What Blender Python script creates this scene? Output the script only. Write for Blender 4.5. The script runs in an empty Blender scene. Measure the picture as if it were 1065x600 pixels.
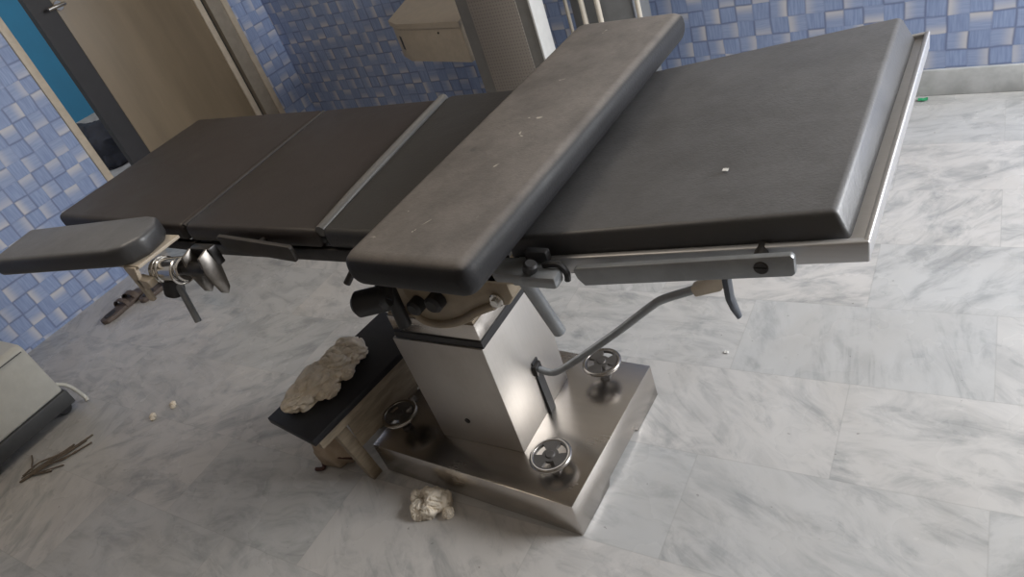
import bpy, bmesh, math, random
from mathutils import Vector, Matrix, noise

# ------------------------------------------------------------------ camera, world, lights
sc = bpy.context.scene
COL = sc.collection
random.seed(7)

cam_d = bpy.data.cameras.new('camera')
cam = bpy.data.objects.new('camera', cam_d)
COL.objects.link(cam)
sc.camera = cam
RIGHT = (0.837, 0.457, -0.301)
DOWN = (0.063, -0.627, -0.777)
FWD = (-0.544, 0.631, -0.554)
f = Vector(FWD).normalized()
r = Vector(RIGHT); r = (r - f * r.dot(f)).normalized()
u = r.cross(f).normalized()
M = Matrix((r, u, -f)).transposed().to_4x4()
M.translation = (0, 0, 1.45)
cam.matrix_world = M
cam_d.sensor_fit = 'HORIZONTAL'
cam_d.sensor_width = 36.0
cam_d.lens = 737.76 / 1065 * 36.0
cam_d.clip_start = 0.02

sc.view_settings.view_transform = 'Standard'
sc.view_settings.look = 'None'
sc.view_settings.gamma = 1.0
sc.view_settings.use_curve_mapping = False
sc.view_settings.exposure = 0.2

world = bpy.data.worlds.new('world'); sc.world = world
world.use_nodes = True
wn = world.node_tree.nodes['Background']
wn.inputs[0].default_value = (0.95, 0.97, 1.0, 1)
wn.inputs[1].default_value = 0.35

def area(name, loc, target, sx, sy, power, col):
    l = bpy.data.lights.new(name, 'AREA'); l.shape = 'RECTANGLE'
    l.size = sx; l.size_y = sy; l.energy = power; l.color = col
    o = bpy.data.objects.new(name, l); COL.objects.link(o)
    o.location = loc
    d = Vector(target) - Vector(loc)
    o.rotation_euler = d.to_track_quat('-Z', 'Y').to_euler()
    return o

area('warm_fill_light', (-1.9, 0.75, 2.80), (-1.9, 0.75, 0), 0.8, 0.6, 8.0, (1.0, 0.85, 0.68))  # added warm fill above the left floor, no lamp seen there
area('window_light', (2.07, 2.1, 1.65), (-1.0, 1.55, 0.6), 1.2, 1.3, 112, (0.965, 0.98, 1.0))

# ------------------------------------------------------------------ node helpers / materials
def mat_new(name):
    m = bpy.data.materials.new(name); m.use_nodes = True
    return m, m.node_tree, m.node_tree.nodes['Principled BSDF']

class NT:
    def __init__(s, nt): s.nt = nt
    def n(s, t, **k):
        x = s.nt.nodes.new(t)
        for a, b in k.items(): setattr(x, a, b)
        return x
    def set(s, sock, v):
        if isinstance(v, bpy.types.NodeSocket): s.nt.links.new(v, sock)
        else: sock.default_value = v
    def m(s, op, a, b=0.0, c=None):
        x = s.n('ShaderNodeMath', operation=op)
        s.set(x.inputs[0], a); s.set(x.inputs[1], b)
        if c is not None: s.set(x.inputs[2], c)
        return x.outputs[0]
    def mix(s, fac, a, b, mode='MIX'):
        x = s.n('ShaderNodeMix', data_type='RGBA', blend_type=mode)
        s.set(x.inputs[0], fac)
        s.set(x.inputs[6], a if isinstance(a, bpy.types.NodeSocket) else (*a, 1))
        s.set(x.inputs[7], b if isinstance(b, bpy.types.NodeSocket) else (*b, 1))
        return x.outputs[2]
    def ramp(s, v, lo, hi, a=0.0, b=1.0, smooth=True):
        x = s.n('ShaderNodeMapRange', interpolation_type='SMOOTHSTEP' if smooth else 'LINEAR')
        s.set(x.inputs[0], v); s.set(x.inputs[1], lo); s.set(x.inputs[2], hi)
        s.set(x.inputs[3], a); s.set(x.inputs[4], b)
        return x.outputs[0]
    def xyz(s, v):
        x = s.n('ShaderNodeSeparateXYZ'); s.set(x.inputs[0], v); return x.outputs
    def comb(s, a, b, c=0.0):
        x = s.n('ShaderNodeCombineXYZ')
        s.set(x.inputs[0], a); s.set(x.inputs[1], b); s.set(x.inputs[2], c); return x.outputs[0]
    def noise(s, vec, scale, detail=3.0, rough=0.5, dist=0.0):
        x = s.n('ShaderNodeTexNoise'); s.set(x.inputs['Vector'], vec)
        x.inputs['Scale'].default_value = scale; x.inputs['Detail'].default_value = detail
        x.inputs['Roughness'].default_value = rough; x.inputs['Distortion'].default_value = dist
        return x.outputs[0]
    def white(s, vec):
        x = s.n('ShaderNodeTexWhiteNoise', noise_dimensions='3D'); s.set(x.inputs[0], vec); return x.outputs
    def obj(s): return s.n('ShaderNodeTexCoord').outputs['Object']
    def pos(s): return s.n('ShaderNodeNewGeometry').outputs['Position']
    def bump(s, h, strength, dist=0.002):
        x = s.n('ShaderNodeBump'); s.set(x.inputs['Height'], h)
        x.inputs['Strength'].default_value = strength; x.inputs['Distance'].default_value = dist
        return x.outputs[0]

def srgb(r, g, b):
    return tuple(((c / 255) / 12.92 if c / 255 <= 0.04045 else ((c / 255 + 0.055) / 1.055) ** 2.4) for c in (r, g, b))

def simple(name, col, rough=0.5, metal=0.0, var=0.12, scale=25.0, bump=0.0, spec=0.5, stretch=None):
    m, nt, p = mat_new(name); t = NT(nt)
    v = t.pos()
    if stretch:
        mp = t.n('ShaderNodeVectorMath', operation='MULTIPLY'); t.set(mp.inputs[0], v)
        mp.inputs[1].default_value = stretch; v = mp.outputs[0]
    n = t.noise(v, scale, 4.0, 0.6)
    a = tuple(c * (1 - var) for c in col); b = tuple(min(1, c * (1 + var)) for c in col)
    t.set(p.inputs['Base Color'], t.mix(t.ramp(n, 0.3, 0.7), a, b))
    p.inputs['Metallic'].default_value = metal
    p.inputs['Specular IOR Level'].default_value = spec
    t.set(p.inputs['Roughness'], t.ramp(n, 0.2, 0.8, max(0.02, rough * 0.88), min(1, rough * 1.12)))
    if bump: t.set(p.inputs['Normal'], t.bump(n, bump))
    return m

def marble_floor():
    m, nt, p = mat_new('marble_tiles'); t = NT(nt)
    o = t.xyz(t.pos()); X, Y = o[0], o[1]
    ry = t.m('DIVIDE', t.m('SUBTRACT', Y, 1.077), 0.3045)
    row = t.m('FLOOR', ry); fy = t.m('FRACT', ry)
    par = t.m('MODULO', t.m('ADD', row, 1000.0), 2.0)
    rx = t.m('DIVIDE', t.m('ADD', t.m('ADD', X, 0.247), t.m('MULTIPLY', par, 0.305)), 0.61)
    colm = t.m('FLOOR', rx); fx = t.m('FRACT', rx)
    w = t.white(t.comb(colm, row, 3.7))
    rv, rc = w[0], t.xyz(w[1])
    ang = t.m('MULTIPLY', t.m('SUBTRACT', rc[0], 0.55), 2.6)
    ca, sa = t.m('COSINE', ang), t.m('SINE', ang)
    xr = t.m('ADD', t.m('MULTIPLY', X, ca), t.m('MULTIPLY', Y, sa))
    yr = t.m('SUBTRACT', t.m('MULTIPLY', Y, ca), t.m('MULTIPLY', X, sa))
    off = t.m('MULTIPLY', rc[1], 37.0)
    v1 = t.comb(t.m('MULTIPLY', xr, 0.75), t.m('MULTIPLY', yr, 1.5), off)
    cloud = t.noise(v1, 8.5, 8.0, 0.66, 0.7)
    v2 = t.comb(t.m('MULTIPLY', xr, 0.4), t.m('MULTIPLY', yr, 1.9), t.m('ADD', off, 9.0))
    vein = t.m('ABSOLUTE', t.m('SUBTRACT', t.noise(v2, 3.6, 5.0, 0.6, 1.4), 0.5))
    veinm = t.ramp(vein, 0.0, 0.055, 1.0, 0.0)
    base = t.mix(rc[2], (0.60, 0.585, 0.57), (0.52, 0.525, 0.525))
    c = t.mix(t.m('MULTIPLY', t.ramp(cloud, 0.40, 0.72), t.m('ADD', 0.45, t.m('MULTIPLY', rv, 0.55))), base, (0.33, 0.34, 0.345))
    c = t.mix(t.m('MULTIPLY', veinm, t.m('MULTIPLY', t.ramp(cloud, 0.40, 0.66), 0.42)), c, (0.26, 0.27, 0.28))
    # old brownish soiling in broad patches
    dirt = t.noise(t.pos(), 1.3, 5.0, 0.65, 0.5)
    c = t.mix(t.m('MULTIPLY', t.ramp(dirt, 0.40, 0.72), 0.30), c, (0.36, 0.325, 0.28))
    specks = t.noise(t.pos(), 55.0, 2.0, 0.5)
    c = t.mix(t.ramp(specks, 0.735, 0.77, 0.0, 0.5), c, (0.15, 0.14, 0.13))
    ex = t.m('MULTIPLY', t.m('MINIMUM', fx, t.m('SUBTRACT', 1.0, fx)), 0.61)
    ey = t.m('MULTIPLY', t.m('MINIMUM', fy, t.m('SUBTRACT', 1.0, fy)), 0.3045)
    e = t.m('MINIMUM', ex, ey)
    c = t.mix(t.ramp(e, 0.0006, 0.0022, 0.27, 0.0), c, (0.30, 0.29, 0.28))
    t.set(p.inputs['Base Color'], c)
    sm = t.noise(t.pos(), 2.6, 4.0, 0.6)
    t.set(p.inputs['Roughness'], t.ramp(sm, 0.3, 0.7, 0.20, 0.36))
    p.inputs['Specular IOR Level'].default_value = 0.45
    return m

def woven_tiles(name, u0, us, v0, vs):
    m, nt, p = mat_new(name); t = NT(nt)
    o = t.xyz(t.obj())
    U = t.m('DIVIDE', t.m('SUBTRACT', o[0], u0), us); V = t.m('DIVIDE', t.m('SUBTRACT', o[2], v0), vs)
    wob = t.noise(t.comb(o[0], o[2], 2.0), 9.0, 2.0)
    U = t.m('ADD', U, t.m('MULTIPLY', t.m('SUBTRACT', wob, 0.5), 0.16))
    V = t.m('ADD', V, t.m('MULTIPLY', t.m('SUBTRACT', t.noise(t.comb(o[2], o[0], 5.0), 9.0, 2.0), 0.5), 0.16))
    cu, cv = t.m('FLOOR', U), t.m('FLOOR', V)
    fu, fv = t.m('FRACT', U), t.m('FRACT', V)
    par = t.m('SUBTRACT', 1.0, t.m('MODULO', t.m('ADD', t.m('ADD', cu, cv), 1000.0), 2.0))
    w = t.white(t.comb(cu, cv, 1.3)); rr = w[0]; rc = t.xyz(w[1])
    q = t.m('FLOOR', t.m('MULTIPLY', rr, 3.999))
    def eq(k): return t.m('COMPARE', q, float(k), 0.1)
    g = t.m('ADD', t.m('ADD', t.m('MULTIPLY', eq(0), fu), t.m('MULTIPLY', eq(1), t.m('SUBTRACT', 1.0, fu))),
            t.m('ADD', t.m('MULTIPLY', eq(2), fv), t.m('MULTIPLY', eq(3), t.m('SUBTRACT', 1.0, fv))))
    whitef = t.m('MULTIPLY', t.m('MULTIPLY', t.ramp(g, 0.30, 1.0), par), t.ramp(rc[1], 0.0, 1.0, 0.55, 0.95))
    sv = t.noise(t.comb(t.m('MULTIPLY', U, 9.0), t.m('MULTIPLY', V, 0.8), cv), 1.0, 2.0)
    sh = t.noise(t.comb(t.m('MULTIPLY', U, 0.8), t.m('MULTIPLY', V, 9.0), cu), 1.0, 2.0)
    st = t.m('ADD', t.m('MULTIPLY', sv, t.m('SUBTRACT', 1.0, par)), t.m('MULTIPLY', sh, par))
    blue = t.mix(t.ramp(st, 0.3, 0.7), (0.235, 0.312, 0.51), (0.325, 0.405, 0.61))
    blue = t.mix(t.m('MULTIPLY', rc[2], 0.30), blue, (0.22, 0.28, 0.45))
    blue = t.mix(t.m('MULTIPLY', par, 0.30), blue, (0.38, 0.44, 0.61))
    c = t.mix(whitef, blue, (0.62, 0.61, 0.63))
    # soft dark joint, present on some borders only, where one strip dips under the next
    def joint(x, other, k):
        e = t.m('ABSOLUTE', t.m('SUBTRACT', x, t.m('ROUND', x)))
        h = t.white(t.comb(t.m('ROUND', x), other, k))[0]
        return t.m('MULTIPLY', t.ramp(e, 0.0, 0.10, 1.0, 0.0), t.ramp(h, 0.25, 0.75, 0.12, 0.75))
    ln = t.m('MAXIMUM', joint(U, cv, 11.5), joint(V, cu, 17.5))
    c = t.mix(ln, c, (0.12, 0.15, 0.27))
    # tiled dado, plain pale paint above it
    c = t.mix(t.m('GREATER_THAN', o[2], 1.46), c, (0.60, 0.585, 0.56))
    t.set(p.inputs['Base Color'], c)
    p.inputs['Roughness'].default_value = 0.42
    p.inputs['Specular IOR Level'].default_value = 0.35
    return m

def vinyl(name, col, dust_sheen=(0.3, 0.29, 0.28), dust_sheen_amt=0.0, rough=0.42, marks=False, spec=0.5):
    m, nt, p = mat_new(name); t = NT(nt)
    P = t.pos()
    big = t.noise(P, 5.0, 5.0, 0.6, 0.3)
    fine = t.noise(P, 220.0, 2.0, 0.5)
    c = t.mix(t.ramp(big, 0.3, 0.7), tuple(x * 0.85 for x in col), tuple(x * 1.18 for x in col))
    nz = t.xyz(t.n('ShaderNodeNewGeometry').outputs['Normal'])[2]
    up = t.ramp(nz, 0.55, 0.95)
    if dust_sheen_amt:
        dn = t.noise(P, 9.0, 6.0, 0.65)
        dn2 = t.noise(P, 60.0, 4.0, 0.7)
        dm = t.m('MULTIPLY', t.ramp(dn, 0.15, 0.75, 0.55, 1.0), t.ramp(dn2, 0.1, 0.7, 0.75, 1.0))
        c = t.mix(t.m('MULTIPLY', t.m('MULTIPLY', dm, up), dust_sheen_amt), c, dust_sheen)
    if marks:
        sn = t.noise(P, 26.0, 3.0, 0.55, 1.2)
        c = t.mix(t.m('MULTIPLY', t.ramp(sn, 0.715, 0.75, 0, 0.8), up), c, (0.62, 0.58, 0.5))
        dk = t.noise(P, 17.0, 2.0, 0.5, 1.0)
        c = t.mix(t.m('MULTIPLY', t.ramp(dk, 0.70, 0.80, 0, 0.5), up), c, (0.07, 0.07, 0.072))
    t.set(p.inputs['Base Color'], c)
    t.set(p.inputs['Roughness'], t.ramp(big, 0.3, 0.7, rough * 0.88, rough * 1.15))
    p.inputs['Specular IOR Level'].default_value = spec
    t.set(p.inputs['Normal'], t.bump(t.m('ADD', t.m('MULTIPLY', fine, 0.25), big), 0.35, 0.004))
    return m

def steel(name, col=(0.52, 0.51, 0.50), rough=0.3, axis='z'):
    m, nt, p = mat_new(name); t = NT(nt)
    o = t.xyz(t.pos())
    k = {'x': (6, 420, 420), 'y': (420, 6, 420), 'z': (420, 420, 6)}[axis]
    v = t.comb(t.m('MULTIPLY', o[0], k[0]), t.m('MULTIPLY', o[1], k[1]), t.m('MULTIPLY', o[2], k[2]))
    n = t.noise(v, 1.0, 3.0, 0.6)
    sm = t.noise(t.pos(), 6.0, 5.0, 0.65)
    c = t.mix(t.ramp(n, 0.3, 0.7), tuple(x * 0.97 for x in col), tuple(min(1, x * 1.03) for x in col))
    c = t.mix(t.ramp(sm, 0.5, 0.78, 0, 0.22), c, (col[0] * 0.62, col[1] * 0.58, col[2] * 0.52))
    t.set(p.inputs['Base Color'], c)
    p.inputs['Metallic'].default_value = 1.0
    t.set(p.inputs['Roughness'], t.m('ADD', t.ramp(n, 0.2, 0.8, rough * 0.96, rough * 1.04), t.ramp(sm, 0.4, 0.8, 0, 0.05)))
    return m

MAT = {}
MAT['floor'] = marble_floor()
MAT['woven_left'] = woven_tiles('woven_blue_tiles_left', 1.004, 0.0735, 0.091, 0.0745)
MAT['woven_back'] = woven_tiles('woven_blue_tiles_back', 3.632, 0.0696, 0.241, 0.0670)
MAT['plaster'] = simple('warm_white_plaster', (0.60, 0.545, 0.47), 0.8)
MAT['taupe_wall'] = simple('taupe_wall_paint', (0.22, 0.185, 0.15), 0.8)
MAT['far_floor'] = simple('pale_far_floor', (0.33, 0.33, 0.34), 0.4, var=0.3, scale=6)
MAT['skirting'] = simple('grey_marble_skirting', (0.42, 0.43, 0.43), 0.4, var=0.18, scale=9)
MAT['cream'] = simple('cream_painted_frame', (0.50, 0.43, 0.34), 0.5, var=0.08)
MAT['jamb'] = simple('taupe_laminate', (0.27, 0.235, 0.19), 0.5, var=0.08)
MAT['door'] = simple('brown_laminate', (0.185, 0.142, 0.092), 0.45, var=0.14, scale=5, stretch=(1, 1, 0.15))
MAT['dark_edge'] = simple('dark_laminate', (0.022, 0.021, 0.024), 0.5)
MAT['blue_paint'] = simple('blue_wall_paint', (0.045, 0.235, 0.40), 0.7, var=0.05, scale=3)
MAT['pad_dark'] = vinyl('black_vinyl', (0.034, 0.034, 0.036), dust_sheen=(0.25, 0.255, 0.27), dust_sheen_amt=0.50, rough=0.44, spec=0.9)  # grey on upward faces also stands in for the pad's sheen
MAT['pad_brown'] = vinyl('brown_black_vinyl', (0.027, 0.021, 0.0195), dust_sheen=(0.10, 0.082, 0.075), dust_sheen_amt=0.12, rough=0.46, spec=0.42)
MAT['pad_seat'] = vinyl('soft_black_vinyl', (0.026, 0.0245, 0.0235), dust_sheen=(0.11, 0.105, 0.10), dust_sheen_amt=0.14, rough=0.46, spec=0.5)
MAT['pad_worn'] = vinyl('worn_dusty_vinyl', (0.019, 0.019, 0.021), dust_sheen=(0.235, 0.215, 0.20), dust_sheen_amt=0.95, rough=0.55, marks=True, spec=0.3)
MAT['piping'] = vinyl('piping_vinyl', (0.09, 0.088, 0.084), dust_sheen=(0.25, 0.24, 0.23), dust_sheen_amt=0.5, rough=0.36, spec=0.7)
MAT['seam'] = vinyl('seam_vinyl', (0.04, 0.036, 0.034), dust_sheen=(0.13, 0.115, 0.105), dust_sheen_amt=0.35, rough=0.6, spec=0.3)
MAT['steel_z'] = steel('brushed_steel_vertical', (0.54, 0.515, 0.485), axis='z', rough=0.50)
MAT['steel_x'] = steel('brushed_steel', (0.56, 0.525, 0.49), axis='x', rough=0.24)
MAT['steel_soft'] = steel('satin_steel', (0.53, 0.53, 0.54), 0.46, 'x')
MAT['chrome'] = steel('worn_chrome', (0.68, 0.67, 0.65), 0.12, 'z')
MAT['dark_metal'] = simple('dark_oiled_metal', (0.05, 0.048, 0.048), 0.38, 0.8, var=0.3)
MAT['rail_dark'] = simple('dark_bronze_rail', (0.055, 0.05, 0.047), 0.45, 0.3, var=0.15)
MAT['jaw_steel'] = simple('dull_jaw_steel', (0.20, 0.185, 0.17), 0.35, 0.75, var=0.3)
MAT['slate_metal'] = simple('slate_painted_metal', (0.085, 0.095, 0.115), 0.4, 0.2, var=0.15)
MAT['grey_metal'] = simple('grey_painted_metal', (0.27, 0.285, 0.30), 0.35, 0.4, var=0.1)
MAT['beige_cast'] = simple('beige_enamel_casting', (0.30, 0.245, 0.175), 0.42, var=0.16, scale=14)
MAT['black_rubber'] = simple('black_rubber', (0.018, 0.018, 0.02), 0.5)
MAT['wheel_dark'] = simple('dark_bronze_casting', (0.085, 0.078, 0.073), 0.5, 0.2, var=0.2)
MAT['rim_steel'] = steel('dull_rim_steel', (0.42, 0.40, 0.38), 0.24, 'z')
MAT['wood'] = simple('pale_raw_wood', (0.29, 0.24, 0.175), 0.6, var=0.25, scale=18, stretch=(3, 0.5, 3))
MAT['black_top'] = simple('black_laminate', (0.013, 0.013, 0.016), 0.5, var=0.2, spec=0.3)
MAT['cloth'] = simple('unbleached_cotton', (0.86, 0.77, 0.64), 0.9, var=0.12, scale=30, bump=0.3)
MAT['gauze'] = simple('soiled_white_gauze', (0.80, 0.73, 0.62), 0.9, var=0.22, scale=22, bump=0.3)
MAT['sack'] = simple('tan_cloth', (0.40, 0.32, 0.24), 0.9, var=0.15, scale=20, bump=0.2)
MAT['red_cord'] = simple('dark_red_cord', (0.075, 0.03, 0.025), 0.7)
MAT['white_shell'] = simple('off_white_plastic', (0.62, 0.62, 0.57), 0.4, var=0.04)
MAT['grey_plinth'] = simple('charcoal_plastic', (0.065, 0.068, 0.07), 0.5)
MAT['sandal'] = simple('brown_sandal_leather', (0.10, 0.075, 0.062), 0.6, var=0.2)
MAT['sandal_dark'] = simple('dark_sandal_foam', (0.035, 0.033, 0.036), 0.7)
MAT['beige_box'] = simple('beige_enamel', (0.42, 0.36, 0.28), 0.5, var=0.06)
MAT['panel_grey'] = simple('taupe_grey_enamel', (0.155, 0.15, 0.14), 0.5, var=0.06)
MAT['trolley_grey'] = simple('grey_sheet_metal', (0.17, 0.175, 0.18), 0.45, 0.0, var=0.06)
MAT['tube_cream'] = simple('cream_tube', (0.62, 0.57, 0.49), 0.35, var=0.05)
MAT['white_edge'] = simple('white_enamel_edge', (0.62, 0.62, 0.61), 0.4, var=0.04)
MAT['bag'] = simple('navy_black_fabric', (0.018, 0.02, 0.03), 0.8, var=0.3)
MAT['green'] = simple('green_plastic', (0.03, 0.30, 0.13), 0.4)
MAT['paper'] = simple('white_paper', (0.72, 0.71, 0.68), 0.8)
MAT['twine'] = simple('dry_brown_fibre', (0.15, 0.12, 0.09), 0.9, var=0.3)

def mesh_panel():
    m, nt, p = mat_new('perforated_panel'); t = NT(nt)
    o = t.xyz(t.obj())
    fx = t.m('SUBTRACT', t.m('FRACT', t.m('DIVIDE', o[0], 0.014)), 0.5)
    fz = t.m('SUBTRACT', t.m('FRACT', t.m('DIVIDE', o[2], 0.014)), 0.5)
    d = t.m('SQRT', t.m('ADD', t.m('MULTIPLY', fx, fx), t.m('MULTIPLY', fz, fz)))
    c = t.mix(t.ramp(d, 0.16, 0.32, 0.5, 0.0), (0.23, 0.205, 0.18), (0.10, 0.09, 0.08))
    t.set(p.inputs['Base Color'], c); p.inputs['Roughness'].default_value = 0.5
    return m
MAT['perforated'] = mesh_panel()

# ------------------------------------------------------------------ mesh helpers
ORG = {}
def link_mesh(name, bm, mat, origin=(0, 0, 0), parent=None, smooth=True, angle=38):
    bmesh.ops.remove_doubles(bm, verts=bm.verts, dist=1e-6)
    bmesh.ops.recalc_face_normals(bm, faces=bm.faces)
    bmesh.ops.translate(bm, verts=bm.verts, vec=-Vector(origin))
    if smooth:
        for fc in bm.faces: fc.smooth = True
        for e in bm.edges:
            if len(e.link_faces) == 2 and e.calc_face_angle(0) > math.radians(angle): e.smooth = False
    me = bpy.data.meshes.new(name); bm.to_mesh(me); bm.free()
    me.materials.append(MAT[mat])
    o = bpy.data.objects.new(name, me); COL.objects.link(o)
    if parent is not None: o.parent = parent
    return o

def thing(name, label, cat, loc, group=None):
    o = bpy.data.objects.new(name, None); COL.objects.link(o)
    o.empty_display_size = 0.05
    o.location = loc; o['label'] = label; o['category'] = cat
    if group: o['group'] = group
    ORG[o.name] = Vector(loc)
    return o

def part(name, bm, mat, parent, label=None, **k):
    root = parent
    while root.parent is not None: root = root.parent
    o = link_mesh(name, bm, mat, ORG[root.name], parent, **k)
    if label: o['label'] = label
    return o

def single(name, bm, mat, label, cat, loc, group=None, **k):
    o = link_mesh(name, bm, mat, loc, None, **k)
    o.location = loc; o['label'] = label; o['category'] = cat
    ORG[o.name] = Vector(loc)
    if group: o['group'] = group
    return o

def struct(name, bm, mat, parent=None, **k):
    o = link_mesh(name, bm, mat, (0, 0, 0), parent, **k)
    o['kind'] = 'structure'
    ORG[o.name] = Vector((0, 0, 0))
    return o

def NB(): return bmesh.new()

def hexa(bm, p, bev=0.0, seg=2):
    """p: bottom 4 (ccw) then top 4"""
    tb = NB()
    v = [tb.verts.new(q) for q in p]
    for a in ((3, 2, 1, 0), (4, 5, 6, 7), (0, 1, 5, 4), (1, 2, 6, 5), (2, 3, 7, 6), (3, 0, 4, 7)):
        tb.faces.new([v[i] for i in a])
    if bev: bmesh.ops.bevel(tb, geom=tb.edges[:], offset=bev, segments=seg, affect='EDGES', profile=0.5)
    merge(bm, tb)

def merge(bm, tb):
    me = bpy.data.meshes.new('tmp'); tb.to_mesh(me); tb.free()
    bm.from_mesh(me); bpy.data.meshes.remove(me)

def bx(bm, x0, x1, y0, y1, z0, z1, bev=0.0, seg=2):
    hexa(bm, [(x0, y0, z0), (x1, y0, z0), (x1, y1, z0), (x0, y1, z0),
              (x0, y0, z1), (x1, y0, z1), (x1, y1, z1), (x0, y1, z1)], bev, seg)

def box(x0, x1, y0, y1, z0, z1, bev=0.0, seg=2):
    b = NB(); bx(b, x0, x1, y0, y1, z0, z1, bev, seg); return b

def prism(bm, pts, vec, bev=0.0, seg=2):
    """closed outline pts (3D), extruded by vec"""
    tb = NB(); vec = Vector(vec)
    a = [tb.verts.new(p) for p in pts]; b = [tb.verts.new(Vector(p) + vec) for p in pts]
    n = len(pts)
    tb.faces.new(a[::-1]); tb.faces.new(b)
    for i in range(n): tb.faces.new((a[i], a[(i + 1) % n], b[(i + 1) % n], b[i]))
    bmesh.ops.recalc_face_normals(tb, faces=tb.faces)
    if bev:
        ed = [e for e in tb.edges if e.calc_face_angle(0) > math.radians(30)]
        bmesh.ops.bevel(tb, geom=ed, offset=bev, segments=seg, affect='EDGES', profile=0.5)
    merge(bm, tb)

def frame_at(d):
    d = Vector(d).normalized()
    a = Vector((0, 0, 1)) if abs(d.z) < 0.9 else Vector((1, 0, 0))
    x = d.cross(a).normalized(); y = d.cross(x).normalized()
    return x, y, d

def smooth_path(pts, n=6):
    P = [Vector(p) for p in pts]; out = []
    for i in range(len(P) - 1):
        p0 = P[max(i - 1, 0)]; p1 = P[i]; p2 = P[i + 1]; p3 = P[min(i + 2, len(P) - 1)]
        for k in range(n):
            t = k / n
            out.append(0.5 * ((2 * p1) + (-p0 + p2) * t + (2 * p0 - 5 * p1 + 4 * p2 - p3) * t * t + (-p0 + 3 * p1 - 3 * p2 + p3) * t ** 3))
    out.append(P[-1]); return out

def tube(bm, pts, rad, seg=12, flat=1.0, smooth=0):
    P = smooth_path(pts, smooth) if smooth else [Vector(p) for p in pts]
    n = len(P)
    R = rad if isinstance(rad, (list, tuple)) else [rad] * n
    if len(R) != n:
        R = [R[min(len(R) - 1, int(i / (n - 1) * (len(R) - 1)))] + 0 for i in range(n)]
    rings = []; x = None
    for i, p in enumerate(P):
        d = (P[min(i + 1, n - 1)] - P[max(i - 1, 0)]).normalized()
        if x is None: x, y, _ = frame_at(d)
        else:
            x = (x - d * x.dot(d)).normalized(); y = d.cross(x).normalized()
        rings.append([bm.verts.new(p + (x * math.cos(a) + y * math.sin(a) * flat) * R[i])
                      for a in [2 * math.pi * k / seg for k in range(seg)]])
    for i in range(n - 1):
        for k in range(seg):
            bm.faces.new((rings[i][k], rings[i][(k + 1) % seg], rings[i + 1][(k + 1) % seg], rings[i + 1][k]))
    bm.faces.new(rings[0][::-1]); bm.faces.new(rings[-1])

def cyl(bm, p0, p1, r0, r1=None, seg=24, bev=0.0):
    p0, p1 = Vector(p0), Vector(p1); r1 = r0 if r1 is None else r1
    d = (p1 - p0); L = d.length; d.normalize(); x, y, _ = frame_at(d)
    prof = [(0, r0), (L, r1)] if not bev else [(0, r0 - bev), (bev, r0), (L - bev, r1), (L, r1 - bev)]
    rings = [[bm.verts.new(p0 + d * h + (x * math.cos(a) + y * math.sin(a)) * q) for a in [2 * math.pi * k / seg for k in range(seg)]] for h, q in prof]
    for i in range(len(rings) - 1):
        for k in range(seg):
            bm.faces.new((rings[i][k], rings[i][(k + 1) % seg], rings[i + 1][(k + 1) % seg], rings[i + 1][k]))
    bm.faces.new(rings[0][::-1]); bm.faces.new(rings[-1])

def torus(bm, c, axis, R, rr, S=36, s=10):
    x, y, d = frame_at(axis); c = Vector(c); g = []
    for i in range(S):
        a = 2 * math.pi * i / S; e = x * math.cos(a) + y * math.sin(a)
        g.append([bm.verts.new(c + e * (R + rr * math.cos(b)) + d * rr * math.sin(b)) for b in [2 * math.pi * j / s for j in range(s)]])
    for i in range(S):
        for j in range(s):
            bm.faces.new((g[i][j], g[(i + 1) % S][j], g[(i + 1) % S][(j + 1) % s], g[i][(j + 1) % s]))

def blob(bm, c, rx, ry, rz, amp, freq, seed, sub=4, floor=None, fold=0.0):
    tb = NB(); bmesh.ops.create_icosphere(tb, subdivisions=sub, radius=1.0)
    sv = Vector((seed * 3.1, seed * 1.7, seed * 0.9))
    for v in tb.verts:
        q = v.co.copy()
        d = noise.fractal(q * freq + sv, 1.0, 2.0, 4) * amp
        if fold: d += abs(noise.noise(q * freq * 1.6 + sv * 2)) * fold
        q = q * (1 + d)
        w = Vector((q.x * rx, q.y * ry, q.z * rz)) + Vector(c)
        if floor is not None and w.z < floor: w.z = floor + 0.0005 * noise.noise(q * 5)
        v.co = w
    merge(bm, tb)

# ------------------------------------------------------------------ the room
XW = -3.838                    # left wall plane
A = Vector((XW, 3.205, 0)); B = Vector((2.1, 2.867, 0))   # back wall line
HT = 2.9
struct('floor', box(XW - 0.1, 2.2, -1.6, 3.4, -0.05, 0), 'floor', smooth=False)
struct('ceiling', box(XW - 0.1, 2.2, -1.6, 3.4, HT, HT + 0.05), 'plaster', smooth=False)

def wall_strip(bm, x0, x1, z0, z1, t=0.1):
    bx(bm, x0, x1, 0, t, z0, z1)
# left wall: local x runs along world +y, local +y points away from the room
b = NB()
wall_strip(b, -1.6, 1.728, 0, HT); wall_strip(b, 2.966, 3.215, 0, HT); wall_strip(b, 1.728, 2.966, 2.12, HT)
wl = struct('wall_left', b, 'woven_left', smooth=False)
wl.matrix_world = Matrix(((0, -1, 0, XW), (1, 0, 0, 0), (0, 0, 1, 0), (0, 0, 0, 1)))
# back wall, slightly out of square
dv = (B - A).normalized(); L = (B - A).length
b = NB(); wall_strip(b, -0.1, L, 0, HT)
wb = struct('wall_back', b, 'woven_back', smooth=False)
nv = Vector((-dv.y, dv.x, 0))
wb.matrix_world = Matrix(((dv.x, nv.x, 0, A.x), (dv.y, nv.y, 0, A.y), (0, 0, 1, 0), (0, 0, 0, 1)))
b = NB(); bx(b, 0.0, L - 0.02, -0.016, 0.0, 0, 0.105, 0.003)
bb = struct('baseboard_back', b, 'skirting')
bb.matrix_world = wb.matrix_world.copy()
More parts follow.
